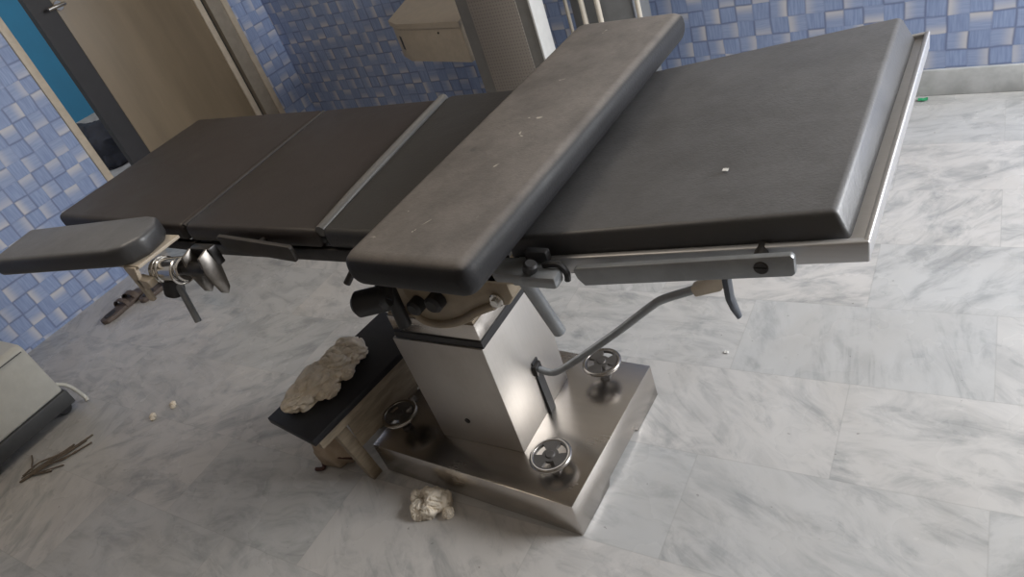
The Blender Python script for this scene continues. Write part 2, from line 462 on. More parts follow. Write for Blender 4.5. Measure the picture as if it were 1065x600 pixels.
# right wall with a big window, wall behind the viewer
b = NB()
bx(b, 2.1, 2.2, -1.6, 1.45, 0, HT); bx(b, 2.1, 2.2, 2.75, 3.0, 0, HT)
bx(b, 2.1, 2.2, 1.45, 2.75, 0, 1.0); bx(b, 2.1, 2.2, 1.45, 2.75, 2.3, HT)
struct('wall_right', b, 'plaster', smooth=False)
b = NB()
for y in (1.45, 2.07, 2.69): bx(b, 2.11, 2.16, y, y + 0.06, 1.0, 2.3)
bx(b, 2.11, 2.16, 1.45, 2.75, 1.0, 1.06); bx(b, 2.11, 2.16, 1.45, 2.75, 2.24, 2.3)
struct('window_1', b, 'cream', smooth=False)
struct('wall_front', box(XW, 2.1, -1.6, -1.5, 0, HT), 'taupe_wall', smooth=False)

# doorway in the left wall
b = NB(); bx(b, XW - 0.12, XW + 0.012, 1.728, 1.768, 0, 2.12, 0.003)
struct('trim_1', b, 'cream')
b = NB(); bx(b, XW - 0.12, XW + 0.012, 2.926, 2.966, 0, 2.12, 0.003)
struct('trim_2', b, 'cream')
b = NB(); bx(b, XW - 0.12, XW + 0.012, 1.768, 2.926, 2.07, 2.12, 0.003)
struct('trim_3', b, 'cream')
b = NB(); bx(b, XW - 0.12, XW + 0.004, 2.832, 2.926, 0, 2.07)
struct('trim_4', b, 'jamb')
d = bpy.data.objects.new('door_1', None); COL.objects.link(d); d.location = (XW - 0.02, 2.82, 0); d['kind'] = 'structure'
ORG['door_1'] = Vector(d.location)
part('door_leaf', box(XW - 0.06, XW - 0.02, 2.035, 2.772, 0.008, 2.06, 0.002), 'door', d)
part('door_edge_strip', box(XW - 0.06, XW - 0.012, 2.773, 2.812, 0.008, 2.06, 0.002), 'cream', d)
part('gap_shade', box(XW - 0.055, XW - 0.03, 2.8122, 2.8318, 0.008, 2.06), 'dark_edge', d)  # dark strip set into the door gap as its shade
b = NB(); hexa(b, [(XW - 0.06, 1.917, 0.008), (XW - 0.02, 1.917, 0.008), (XW - 0.02, 2.033, 0.008), (XW - 0.06, 2.033, 0.008),
                   (XW - 0.06, 1.917, 2.06), (XW - 0.02, 1.917, 2.06), (XW - 0.02, 2.033, 2.06), (XW - 0.06, 2.033, 2.06)])
part('door_stile', b, 'dark_edge', d, label='near-black edge panel of the door')
b = NB(); cyl(b, (XW - 0.02, 2.055, 1.27), (XW - 0.012, 2.055, 1.27), 0.024, bev=0.002)
cyl(b, (XW - 0.012, 2.055, 1.27), (XW + 0.035, 2.055, 1.27), 0.009)
tube(b, [(XW + 0.033, 2.065, 1.27), (XW + 0.036, 2.03, 1.272), (XW + 0.03, 1.975, 1.272)], 0.009, smooth=4)
part('door_handle', b, 'chrome', d)
# room beyond the doorway
struct('floor_beyond', box(-7.6, XW - 0.1, 0.6, 4.6, -0.06, -0.005), 'far_floor', smooth=False)
struct('wall_beyond', box(-7.6, -7.5, 0.6, 4.6, 0, HT), 'blue_paint', smooth=False)
struct('baseboard_beyond', box(-7.5, -7.48, 0.6, 4.6, -0.005, 0.14), 'skirting', smooth=False)
l = bpy.data.lights.new('far_room_light', 'POINT'); l.energy = 68; l.shadow_soft_size = 0.3
lo = bpy.data.objects.new('far_room_light', l); COL.objects.link(lo); lo.location = (-5.6, 1.6, 2.4)
b = NB(); blob(b, (-6.0, 2.90, 0.12), 0.20, 0.26, 0.24, 0.35, 1.6, 3, 4, -0.004)
single('cloth_bag', b, 'bag', 'dark slumped bag on the floor beyond the open doorway', 'bag', (-6.0, 2.90, -0.005))

# ------------------------------------------------------------------ operating table
T = thing('operating_table', 'long black padded operating table on a steel column and square steel base', 'operating table', (-1.05, 1.02, 0))
phi = -0.0507; cphi, sphi = math.cos(phi), math.sin(phi)
def bl(lx, ly, z):            # base-aligned coordinates, origin at the front right corner
    return (-0.741 + lx * cphi - ly * sphi, 0.776 + lx * sphi + ly * cphi, z)
BW, BD, BH = 0.655, 0.475, 0.113
def blbox(bm, x0, x1, y0, y1, z0, z1, bev=0.0):
    hexa(bm, [bl(x0, y0, z0), bl(x1, y0, z0), bl(x1, y1, z0), bl(x0, y1, z0), bl(x0, y0, z1), bl(x1, y0, z1), bl(x1, y1, z1), bl(x0, y1, z1)], bev)
b = NB()
def outline_y(x, z): return [bl(x, 0, 0), bl(x, 0.15, 0), bl(x, 0.165, z), bl(x, 0.325, z), bl(x, 0.34, 0), bl(x, BD, 0), bl(x, BD, BH), bl(x, 0, BH)]
prism(b, outline_y(-BW, 0.018), Vector(bl(0, 0, 0)) - Vector(bl(-BW, 0, 0)), 0.003)
base = part('base', b, 'steel_x', T)
# column
CX0, CX1, CY0, CY1, CZ = -1.192, -0.931, 0.893, 1.165, 0.474
b = NB()
t_ = 0.012
CXT = CX1 + 0.012
def colbox(bm, x0, x1, y0, y1, z1, xt):
    hexa(bm, [(x0, y0, BH), (x1, y0, BH), (x1, y1, BH), (x0, y1, BH), (x0, y0, z1), (xt, y0, z1), (xt, y1, z1), (x0, y1, z1)], 0.002)
colbox(b, CX0, CX1, CY0, CY1, CZ, CXT)
part('column', b, 'steel_z', T)
part('sleeve_shade_band', box(-1.1825, -0.9175, 0.8975, 1.1575, CZ - 0.001, CZ + 0.020, 0.001), 'black_rubber', T)  # black band stands in for shade around the foot of the sleeve
b = NB(); hexa(b, [(-1.180, 0.900, CZ + 0.02), (-0.920, 0.900, CZ + 0.02), (-0.920, 1.155, CZ + 0.02), (-1.180, 1.155, CZ + 0.02),
                   (-1.180, 0.900, 0.543), (-0.920, 0.900, 0.543), (-0.920, 1.155, 0.543), (-1.180, 1.155, 0.543)], 0.002)
part('column_sleeve', b, 'steel_x', T)
part('cover_plate', box(-1.177, -0.923, 0.903, 1.152, 0.543, 0.549, 0.001), 'beige_cast', T)
part('lever_slot', box(CX1 - 0.002, CX1 + 0.010, 1.036, 1.062, BH, 0.292), 'black_rubber', T)
b = NB(); cyl(b, (-1.075, CY0 - 0.002, 0.2), (-1.075, CY0 + 0.002, 0.2), 0.008); part('screw', b, 'dark_metal', T)

# lifting head above the column
b = NB()
yf = 0.87
pts = [(-1.05, 0.62), (-1.043, 0.588), (-1.02, 0.567), (-0.975, 0.562), (-0.915, 0.580), (-0.86, 0.612), (-0.815, 0.634), (-0.775, 0.638),
       (-0.757, 0.66), (-0.760, 0.70), (-0.80, 0.715), (-1.02, 0.70), (-1.05, 0.67)]
prism(b, [(x, yf, z) for x, z in pts], (0, 0.26, 0), 0.006, 2)
head = part('tilt_cradle', b, 'beige_cast', T)
b = NB()
lip = [(-1.045, yf, 0.60), (-1.025, yf, 0.573), (-0.975, yf, 0.567), (-0.915, yf, 0.585), (-0.86, yf, 0.616), (-0.81, yf, 0.638)]
tube(b, lip, 0.010, 10, smooth=5)
part('rim', b, 'beige_cast', head)
b = NB(); cyl(b, (-0.796, yf - 0.008, 0.655), (-0.796, yf + 0.02, 0.655), 0.016, bev=0.002); cyl(b, (-0.796, yf - 0.016, 0.655), (-0.796, yf - 0.008, 0.655), 0.009, seg=6)
part('pivot_bolt', b, 'chrome', head)
for i, (x, z, q) in enumerate(((-1.013, 0.627, 0.019), (-0.953, 0.643, 0.021))):
    b = NB(); cyl(b, (x, yf - 0.03, z), (x, yf + 0.005, z), q, bev=0.006); part('knob', b, 'black_rubber', head)
b = NB()
bx(b, -0.80, -0.755, yf - 0.01, yf + 0.05, 0.70, 0.76, 0.008); bx(b, -0.77, -0.735, yf - 0.02, yf + 0.04, 0.72, 0.80, 0.006)
part('bracket', b, 'beige_cast', T)
b = NB()
bx(b, -1.12, -0.70, 0.86, 1.18, 0.70, 0.80, 0.01); bx(b, -1.20, -0.62, 0.84, 1.20, 0.80, 0.845, 0.008)
part('yoke', b, 'beige_cast', T)
b = NB(); hexa(b, [(-1.16, 0.93, 0.549), (-1.05, 0.93, 0.549), (-1.05, 1.13, 0.549), (-1.16, 1.13, 0.549),
                   (-1.10, 0.93, 0.72), (-0.95, 0.93, 0.72), (-0.95, 1.13, 0.72), (-1.10, 1.13, 0.72)], 0.006)
part('support_post', b, 'beige_cast', T)
b = NB()
cyl(b, (-1.13, 0.80, 0.665), (-1.05, 0.83, 0.67), 0.03, bev=0.01); cyl(b, (-1.06, 0.82, 0.67), (-1.07, 0.86, 0.70), 0.02)
cyl(b, (-1.07, 0.85, 0.57), (-1.075, 0.86, 0.68), 0.016)
part('locking_knob', b, 'black_rubber', T)

# base levelling hand wheels
def wheel(cx, cy, rot):
    zc = 0.166
    b = NB(); torus(b, (cx, cy, zc), (0, 0, 1), 0.0475, 0.0062, 40, 10)
    w = part('hand_wheel', b, 'rim_steel', T)
    b = NB()
    n = 48; ang = [2 * math.pi * k / n for k in range(n)]
    def hole(a):   # three wide spokes, three openings
        return ((a - rot) % (2 * math.pi / 3)) < 0.95
    zz0, zz1 = zc - 0.004, zc + 0.004
    def ring(r0, r1, sel):
        for k in range(n):
            a0, a1 = ang[k], ang[k] + 2 * math.pi / n
            if not sel((a0 + a1) / 2): continue
            P = [(cx + rr * math.cos(a), cy + rr * math.sin(a)) for rr, a in ((r0, a0), (r1, a0), (r1, a1), (r0, a1))]
            hexa(b, [(*p, zz0) for p in P] + [(*p, zz1) for p in P])
    ring(0.010, 0.021, lambda a: True); ring(0.021, 0.040, lambda a: not hole(a)); ring(0.040, 0.0465, lambda a: True)
    part('spokes', b, 'wheel_dark', w, label='dark cast spokes', smooth=False)
    b = NB(); cyl(b, (cx, cy, zc - 0.010), (cx, cy, zc + 0.0065), 0.013, bev=0.003)
    part('hub', b, 'wheel_dark', w)
    b = NB(); cyl(b, (cx, cy, BH - 0.004), (cx, cy, zc - 0.01), 0.009); cyl(b, (cx, cy, BH - 0.001), (cx, cy, BH + 0.008), 0.016, seg=6)
    part('spindle', b, 'wheel_dark', w)
wheel(-0.824, 0.866, 0.4); wheel(-0.823, 1.190, 0.9); wheel(-1.327, 0.893, 0.2); wheel(-1.31, 1.222, 0.5)

# pump lever on the right of the column
b = NB()
LV = [(-0.926, 1.045, 0.268), (-0.885, 1.043, 0.262), (-0.854, 1.04, 0.274), (-0.79, 1.04, 0.322), (-0.661, 1.04, 0.427), (-0.56, 1.04, 0.515), (-0.525, 1.04, 0.540), (-0.462, 1.04, 0.568), (-0.44, 1.04, 0.580)]
tube(b, LV, 0.0092, 12, smooth=5)
lev = part('pump_lever', b, 'grey_metal', T)
b = NB(); hexa(b, [(-0.455, 1.028, 0.558), (-0.40, 1.028, 0.578), (-0.40, 1.052, 0.578), (-0.455, 1.052, 0.558),
                   (-0.462, 1.028, 0.580), (-0.355, 1.028, 0.650), (-0.355, 1.052, 0.650), (-0.462, 1.052, 0.580)], 0.005)
part('lever_grip', b, 'cream', lev, label='cream flattened lever grip')
b = NB(); bx(b, -0.932, -0.912, 1.030, 1.060, 0.25, 0.285, 0.004); part('lever_pivot', b, 'dark_metal', lev)

# pads -----------------------------------------------------------
def pad(name, NL, NR, FR, FL, th, mat, bev=0.014, parent=None, crown=0.0):
    top = [Vector(p) for p in (NL, NR, FR, FL)]
    bot = [p - Vector((0, 0, th)) for p in top]
    b = NB(); hexa(b, bot + top, bev, 4)
    return part(name, b, mat, parent or T, angle=60)
pad('leg_pad', (-2.015, 0.742, 0.932), (-1.482, 0.742, 0.908), (-1.502, 1.284, 0.918), (-2.058, 1.284, 0.930), 0.044, 'pad_brown')
pad('thigh_pad', (-1.474, 0.742, 0.908), (-1.048, 0.742, 0.903), (-1.088, 1.284, 0.913), (-1.494, 1.284, 0.917), 0.044, 'pad_brown')
pad('seat_pad', (-1.034, 0.742, 0.906), (-0.628, 0.742, 0.896), (-0.628, 1.284, 0.915), (-1.072, 1.284, 0.920), 0.044, 'pad_seat')
def dz(x): return 0.108 * (x + 0.571)
def slopez(x, far): return (0.921 if far else 0.900) + dz(x) + 0.0
b = NB()
hexa(b, [(-0.620, 0.742, slopez(-0.62, 0) - 0.046), (-0.117, 0.742, slopez(-0.117, 0) - 0.052), (-0.100, 1.287, slopez(-0.1, 1) - 0.052), (-0.620, 1.287, slopez(-0.62, 1) - 0.046),
         (-0.620, 0.752, slopez(-0.62, 0)), (-0.140, 0.755, slopez(-0.14, 0)), (-0.124, 1.283, slopez(-0.124, 1)), (-0.620, 1.283, slopez(-0.62, 1))], 0.007, 4)
part('back_pad', b, 'pad_dark', T, angle=60)
# rolled seams; the first in paler grey to stand in for its sheen
b = NB(); tube(b, [(-1.042, 0.750, 0.898), (-1.050, 0.88, 0.906), (-1.058, 1.01, 0.911), (-1.070, 1.15, 0.914), (-1.083, 1.276, 0.914)], 0.012, 12, smooth=6)
part('seam_piping', b, 'piping', T, label='shiny rolled seam')
b = NB(); tube(b, [(-1.478, 0.750, 0.903), (-1.484, 0.95, 0.908), (-1.492, 1.15, 0.911), (-1.498, 1.276, 0.912)], 0.005, 10, smooth=5)
part('seam_piping', b, 'seam', T, label='dusty stitched seam')
# under-frames
b = NB()
for y0, y1, dzz in ((0.742, 0.756, 0.0), (1.27, 1.284, 0.012)):
    bx(b, -1.46, -0.63, y0, y1, 0.832 + dzz, 0.861 + dzz, 0.003)
    hexa(b, [(-2.0, y0, 0.862 + dzz), (-1.47, y0, 0.838 + dzz), (-1.47, y1, 0.838 + dzz), (-2.0, y1, 0.862 + dzz),
             (-2.0, y0, 0.886 + dzz), (-1.47, y0, 0.862 + dzz), (-1.47, y1, 0.862 + dzz), (-2.0, y1, 0.886 + dzz)], 0.002)
for x in (-1.9, -1.48, -1.44, -1.08, -0.66): bx(b, x - 0.015, x + 0.015, 0.75, 1.28, 0.840, 0.864, 0.003)
part('frame', b, 'dark_metal', T)
# steel tray under the back section
def tz(x, far): return (0.912 if not far else 0.926) + 0.108 * (x + 0.18) 
b = NB()
x0, x1, y0, y1 = -0.62, -0.102, 0.730, 1.292
def traybar(xa, xb, ya, yb, lo, hi, bev):
    def q(x, y, o):
        t1 = (y - y0) / (y1 - y0)
        xx = x + 0.018 * t1 * (x - x0) / (x1 - x0)
        return (xx, y, tz(xx, 0) + 0.014 * t1 + o)
    hexa(b, [q(xa, ya, lo), q(xb, ya, lo), q(xb, yb, lo), q(xa, yb, lo), q(xa, ya, hi), q(xb, ya, hi), q(xb, yb, hi), q(xa, yb, hi)], bev, 3)
traybar(x0, x1, y0, y0 + 0.011, -0.030, 0.0, 0.003)            # near flange
traybar(x0, x1, y1 - 0.009, y1, -0.030, 0.0, 0.002)            # far flange
traybar(x0 + 0.002, x1 - 0.002, y0 + 0.009, y1 - 0.007, -0.026, -0.014, 0.001)   # floor of the tray
traybar(x1 - 0.034, x1 - 0.001, y0 + 0.009, y1 - 0.007, -0.016, -0.006, 0.002)   # end ledge
traybar(x1 - 0.007, x1, y0 + 0.004, y1 - 0.003, -0.029, 0.001, 0.0025)           # end lip
part('back_tray', b, 'steel_soft', T)
# side rails
def rail(name, xa, za, xb, zb, y, hh, mat, ysp):
    b = NB(); h = hh / 2
    s = 0.012
    pts = [(xa, y, za + h - 0.004), (xa + 0.004, y, za + h), (xb - 0.004, y, zb + h), (xb, y, zb + h - 0.004), (xb, y, zb - h + 0.004), (xb - 0.004, y, zb - h), (xa + s, y, za - h), (xa + 0.003, y, za - h * 0.2)]
    prism(b, pts, (0, 0.010 if ysp > 0 else -0.010, 0), 0.0015)
    rl = part(name, b, mat, T)
    for tt in ((0.85,) if xa > -1 else (0.5,)):
        x = xa + (xb - xa) * tt; z = za + (zb - za) * tt
        b = NB(); cyl(b, (x, y + ysp * 0.12, z), (x, y + ysp, z), 0.009)
        part('spacer', b, 'dark_metal', rl)
    return rl
rr_ = rail('side_rail', -0.482, 0.868, -0.178, 0.905, 0.698, 0.031, 'grey_metal', 0.045)
b = NB(); cyl(b, (-0.217, 0.6955, 0.901), (-0.217, 0.6995, 0.901), 0.009, bev=0.001)
bx(b, -0.2245, -0.2095, 0.6945, 0.696, 0.8998, 0.9022)
part('rail_screw', b, 'dark_metal', rr_)
rail('side_rail', -1.318, 0.888, -1.105, 0.868, 0.712, 0.036, 'rail_dark', 0.033)
rail('side_rail', -0.482, 0.868 + .015, -0.178, 0.905 + .015, 1.325, 0.031, 'grey_metal', -0.045)
# clamp with hanging rod beside the cross board
b = NB()
bx(b, -0.625, -0.515, 0.690, 0.735, 0.852, 0.872, 0.006); bx(b, -0.56, -0.50, 0.672, 0.70, 0.862, 0.884, 0.006); bx(b, -0.60, -0.56, 0.70, 0.74, 0.84, 0.87, 0.004)
cl = part('rail_clamp', b, 'grey_metal', T)
b = NB(); cyl(b, (-0.547, 0.685, 0.884), (-0.540, 0.685, 0.900), 0.011, bev=0.003); bx(b, -0.575, -0.535, 0.72, 0.735, 0.872, 0.893, 0.004); tube(b, [(-0.53, 0.70, 0.886), (-0.505, 0.70, 0.888), (-0.495, 0.70, 0.874), (-0.497, 0.70, 0.86)], 0.005, 8, smooth=4)
part('clamp_screw', b, 'black_rubber', cl)
b = NB(); cyl(b, (-0.588, 0.712, 0.86), (-0.570, 0.735, 0.716), 0.0115, bev=0.002)
part('clamp_rod', b, 'grey_metal', cl)
# bent release handle under the rail
b = NB()
HN = [(-0.281, 0.765, 0.868), (-0.282, 0.752, 0.835), (-0.281, 0.750, 0.806), (-0.277, 0.749, 0.790), (-0.271, 0.748, 0.773)]
tube(b, HN, [0.0105, 0.0105, 0.010, 0.009, 0.006], 10, flat=0.6)
part('release_handle', b, 'slate_metal', T)
# small tail of a dark peg at the left edge under the cross board
b = NB(); cyl(b, (-0.98, 0.70, 0.815), (-0.955, 0.735, 0.852), 0.007, bev=0.001); bx(b, -1.0, -0.86, 0.735, 0.76, 0.815, 0.84, 0.004)
part('frame_peg', b, 'dark_metal', T)

# ------------------------------------------------------------------ board lying across the table
b = NB()
top = [(-0.812, 0.582, 0.972), (-0.562, 0.572, 0.972), (-0.512, 1.410, 0.994), (-0.772, 1.430, 0.994)]
bot = [(-0.812, 0.585, 0.910), (-0.566, 0.575, 0.910), (-0.520, 1.405, 0.934), (-0.768, 1.425, 0.934)]
hexa(b, bot + top, 0.025, 6)
X = thing('padded_board', 'dusty worn black padded board lying crosswise over the operating table', 'padded board', (-0.68, 1.0, 0.92))
part('cushion', b, 'pad_worn', X, angle=60)
b = NB()
hexa(b, [(-0.782, 0.62, 0.9075), (-0.596, 0.61, 0.9075), (-0.551, 1.37, 0.9305), (-0.740, 1.39, 0.9305),
         (-0.782, 0.62, 0.911), (-0.596, 0.61, 0.911), (-0.551, 1.37, 0.933), (-0.740, 1.39, 0.933)], 0.002)
part('backing_board', b, 'wood', X, label='bare wooden underside')

# ------------------------------------------------------------------ leg support clamped to the near left side
S = thing('leg_support', 'narrow black pad on a chrome clamp at the near left corner of the table', 'leg support', (-1.46, 0.66, 0.85))
b = NB()
ol = [(-1.945, 0.528), (-1.53, 0.592), (-1.488, 0.610), (-1.468, 0.65), (-1.482, 0.702), (-1.515, 0.729), (-1.555, 0.732), (-1.985, 0.665)]
prism(b, [(x, y, 0.899) for x, y in ol], (0, 0, 0.047), 0.013, 4)
part('pad', b, 'pad_dark', S, angle=60)
b = NB(); bx(b, -1.58, -1.468, 0.608, 0.722, 0.892, 0.899, 0.001)
part('mounting_plate', b, 'cream', S, label='pale metal mounting plate')
b = NB(); prism(b, [(-1.520, 0.602, 0.897), (-1.475, 0.602, 0.897), (-1.490, 0.602, 0.865), (-1.496, 0.602, 0.805), (-1.512, 0.602, 0.805)], (0, 0.010, 0), 0.002)
prism(b, [(-1.505, 0.602, 0.868), (-1.462, 0.602, 0.862), (-1.462, 0.602, 0.845), (-1.500, 0.602, 0.838)], (0, 0.020, 0), 0.003)
part('angle_bracket', b, 'cream', S, label='tan angle bracket')
b = NB(); cyl(b, (-1.485, 0.648, 0.858), (-1.385, 0.655, 0.862), 0.027, bev=0.003)
for x in (-1.47, -1.455, -1.40): torus(b, (x, 0.650, 0.859), (1, 0.07, 0.04), 0.027, 0.003, 28, 8)
part('clamp_barrel', b, 'chrome', S)
for x in (-1.374, -1.318):
    b = NB()
    prism(b, [(x, 0.650, 0.893), (x, 0.676, 0.900), (x, 0.688, 0.890), (x + 0.004, 0.684, 0.855), (x + 0.016, 0.668, 0.812), (x + 0.018, 0.656, 0.803), (x + 0.016, 0.645, 0.812), (x + 0.004, 0.642, 0.860)], (0.007, 0, 0), 0.0015)
    part('clamp_jaw', b, 'jaw_steel', S)
b = NB(); cyl(b, (-1.39, 0.655, 0.862), (-1.31, 0.658, 0.864), 0.015); bx(b, -1.375, -1.305, 0.675, 0.697, 0.855, 0.90, 0.004)
part('clamp_block', b, 'dark_metal', S)
b = NB(); cyl(b, (-1.445, 0.648, 0.842), (-1.418, 0.622, 0.738), 0.0075, bev=0.0015)
part('clamp_lever', b, 'grey_metal', S)
b = NB(); cyl(b, (-1.47, 0.64, 0.80), (-1.45, 0.648, 0.845), 0.022, bev=0.004)
part('clamp_knob', b, 'black_rubber', S)

# ------------------------------------------------------------------ foot stool and what lies on it
F = thing('step_stool', 'low wooden step stool with a black top left of the steel base', 'stool', (-1.47, 0.87, 0))
def quad_slab(q, z0, z1, bev):
    b = NB(); hexa(b, [(x, y, z0) for x, y in q] + [(x, y, z1) for x, y in q], bev); return b
SQ = [(-1.597, 0.697), (-1.384, 0.662), (-1.318, 1.125), (-1.531, 1.160)]
part('stool_top', quad_slab(SQ, 0.278, 0.30, 0.003), 'black_top', F)
ax = (Vector(SQ[1]) - Vector(SQ[0])).normalized(); ay = (Vector(SQ[2]) - Vector(SQ[1])).normalized()
O2 = Vector(SQ[0])
def sp(a, c_): q = O2 + ax * a + ay * c_; return (q.x, q.y)
W_, L_ = 0.216, 0.468
def sbox(bm, a0, a1, c0, c1, z0, z1, bev=0.002):
    q = [sp(a0, c0), sp(a1, c0), sp(a1, c1), sp(a0, c1)]
    hexa(bm, [(*p, z0) for p in q] + [(*p, z1) for p in q], bev)
for a in (0.012, W_ - 0.040):
    b = NB(); sbox(b, a, a + 0.018, 0.02, L_ - 0.02, 0.236, 0.278); part('apron', b, 'wood', F)
for c_ in (0.035, L_ - 0.053):
    b = NB(); sbox(b, 0.03, W_ - 0.03, c_, c_ + 0.018, 0.236, 0.278); part('apron', b, 'wood', F)
for a, c_, so, sl in ((0.012, 0.20, -0.004, 0.05), (W_ - 0.080, 0.07, 0.004, 0.028), (0.012, L_ - 0.10, -0.004, -0.02), (W_ - 0.130, L_ - 0.10, 0.0, -0.02)):
    b = NB()
    q0 = [sp(a + so, c_ + sl), sp(a + so + 0.03, c_ + sl), sp(a + so + 0.03, c_ + sl + 0.036), sp(a + so, c_ + sl + 0.036)]
    q1 = [sp(a, c_), sp(a + 0.03, c_), sp(a + 0.03, c_ + 0.04), sp(a, c_ + 0.04)]
    hexa(b, [(*p, 0) for p in q0] + [(*p, 0.278) for p in q1], 0.003)
    part('leg', b, 'wood', F)
b = NB(); sbox(b, W_ - 0.050, W_ - 0.042, 0.12, L_ - 0.004, 0.126, 0.24); part('side_panel', b, 'wood', F)

def bunch(bm, c, lobes, z0, seed):
    """several overlapping folded lumps of the same cloth, resting at z0"""
    for k, (x, y, z, rx, ry, rz) in enumerate(lobes):
        tb = NB(); bmesh.ops.create_icosphere(tb, subdivisions=5, radius=1.0)
        sv = Vector((seed + k * 3.3, k * 1.9, seed * 0.7))
        for v in tb.verts:
            q = v.co.copy()
            w = Vector((noise.noise(q * 1.1 + sv), noise.noise(q * 1.1 - sv), noise.noise(q * 1.1 + sv * 2))) * 0.9
            th = 0.6 + 1.1 * noise.noise(Vector((k * 1.7, seed, 0.3)))
            e = q + w * 0.55
            fx = e.x * math.cos(th) + e.y * math.sin(th); fy = e.y * math.cos(th) - e.x * math.sin(th)
            r1 = abs(noise.noise(Vector((fx * 0.7, fy * 2.7, e.z * 2.2)) + sv)); r2 = abs(noise.noise(Vector((fx * 3.4, fy * 1.3, e.z * 3.0)) - sv))
            d = 1.03 - 0.95 * max(0.0, 0.22 - r1) - 0.50 * max(0.0, 0.15 - r2) + 0.20 * noise.noise(q * 1.3 + sv)
            p_ = Vector((c[0] + x + q.x * rx * d, c[1] + y + q.y * ry * d, z0 + z + q.z * rz * d))
            if p_.z < z0: p_.z = z0
            v.co = p_
        merge(bm, tb)
b = NB()
bunch(b, (-1.497, 0.868), [(-0.030, -0.085, 0.010, 0.050, 0.065, 0.032), (-0.012, -0.030, 0.018, 0.056, 0.070, 0.044), (0.004, 0.030, 0.020, 0.052, 0.066, 0.048),
      (0.012, 0.085, 0.018, 0.050, 0.056, 0.046), (0.048, 0.025, 0.008, 0.022, 0.026, 0.022), (0.030, -0.045, 0.006, 0.034, 0.040, 0.020)], 0.3005, 5.3)
single('cotton_cloth', b, 'cloth', 'crumpled beige cotton cloth lying on the black stool top', 'cloth', (-1.497, 0.868, 0.3005), angle=80)
b = NB(); blob(b, (-1.585, 0.808, 0.045), 0.064, 0.045, 0.082, 0.28, 1.4, 8, 4, 0.0005)
sk = thing('cloth_pouch', 'slumped tan cloth pouch with a dark red tie under the step stool', 'pouch', (-1.580, 0.835, 0))
part('pouch_body', b, 'sack', sk, angle=80)
b = NB(); tube(b, [(-1.665, 0.79, 0.006), (-1.645, 0.80, 0.02), (-1.60, 0.775, 0.045), (-1.55, 0.778, 0.05), (-1.515, 0.80, 0.03)], 0.005, 8, smooth=5)
tube(b, [(-1.665, 0.79, 0.006), (-1.635, 0.775, 0.008), (-1.615, 0.755, 0.007), (-1.64, 0.745, 0.006)], 0.006, 8, smooth=5)
part('tie_cord', b, 'red_cord', sk, label='dark red tie cord')

# crumpled gauze on the floor
b = NB()
bunch(b, (-1.178, 0.738), [(-0.050, 0.008, 0.010, 0.026, 0.022, 0.022), (-0.022, -0.022, 0.010, 0.032, 0.030, 0.026), (0.012, 0.014, 0.018, 0.040, 0.036, 0.034),
      (0.006, -0.020, 0.014, 0.026, 0.022, 0.026), (-0.030, 0.022, 0.012, 0.024, 0.020, 0.024), (0.062, -0.008, 0.008, 0.016, 0.018, 0.014)], 0.0005, 2.9)
single('gauze_wad', b, 'gauze', 'crumpled off-white gauze wad on the floor before the steel base', 'gauze', (-1.183, 0.752, 0.0005), angle=80)

for nm, x, y, lb in (('cotton_tuft', -2.555, 0.765, 'small white cotton tuft on the dim marble floor, the one nearer the white machine'),
                     ('cotton_tuft', -2.515, 0.835, 'small white cotton tuft on the dim marble floor, the one farther from the white machine')):
    b = NB(); bunch(b, (x, y), [(0, 0, 0.004, 0.016, 0.011, 0.010), (0.012, -0.010, 0.003, 0.012, 0.008, 0.007), (-0.010, 0.006, 0.003, 0.010, 0.010, 0.007)], 0.0005, x * 7)
    single(nm, b, 'gauze', lb, 'cotton tuft', (x, y, 0.0005), 'cotton tufts on the floor', angle=80)

# ------------------------------------------------------------------ white machine at the left
Q = thing('suction_machine', 'off-white machine with a charcoal plinth on the floor at the far left', 'machine', (-3.2, 0.5, 0))
b = NB()
prof = [(-3.42, 0.10), (-3.025, 0.10), (-3.03, 0.335), (-3.05, 0.352), (-3.40, 0.352), (-3.42, 0.335)]
prism(b, [(x, -0.10, z) for x, z in prof], (0, 0.815, 0), 0.010, 3)
part('housing', b, 'white_shell', Q)
b = NB(); bx(b, -3.43, -3.016, -0.11, 0.722, 0.035, 0.10, 0.006); part('plinth', b, 'grey_plinth', Q)
b = NB(); bx(b, -3.0265, -3.0235, -0.08, 0.70, 0.325, 0.329, 0.001); part('housing_seam', b, 'grey_plinth', Q)
for x in (-3.06, -3.38):
    for y in (-0.06, 0.68):
        b = NB(); cyl(b, (x - 0.015, y, 0.028), (x + 0.015, y, 0.028), 0.028, bev=0.004); bx(b, x - 0.02, x + 0.02, y - 0.02, y + 0.02, 0.03, 0.04)
        part('caster', b, 'black_rubber', Q)
b = NB(); tube(b, [(-3.05, 0.715, 0.13), (-3.03, 0.74, 0.10), (-3.02, 0.755, 0.03), (-3.005, 0.75, 0.008)], 0.008, 10, smooth=6)
part('outlet_tube', b, 'white_shell', Q)
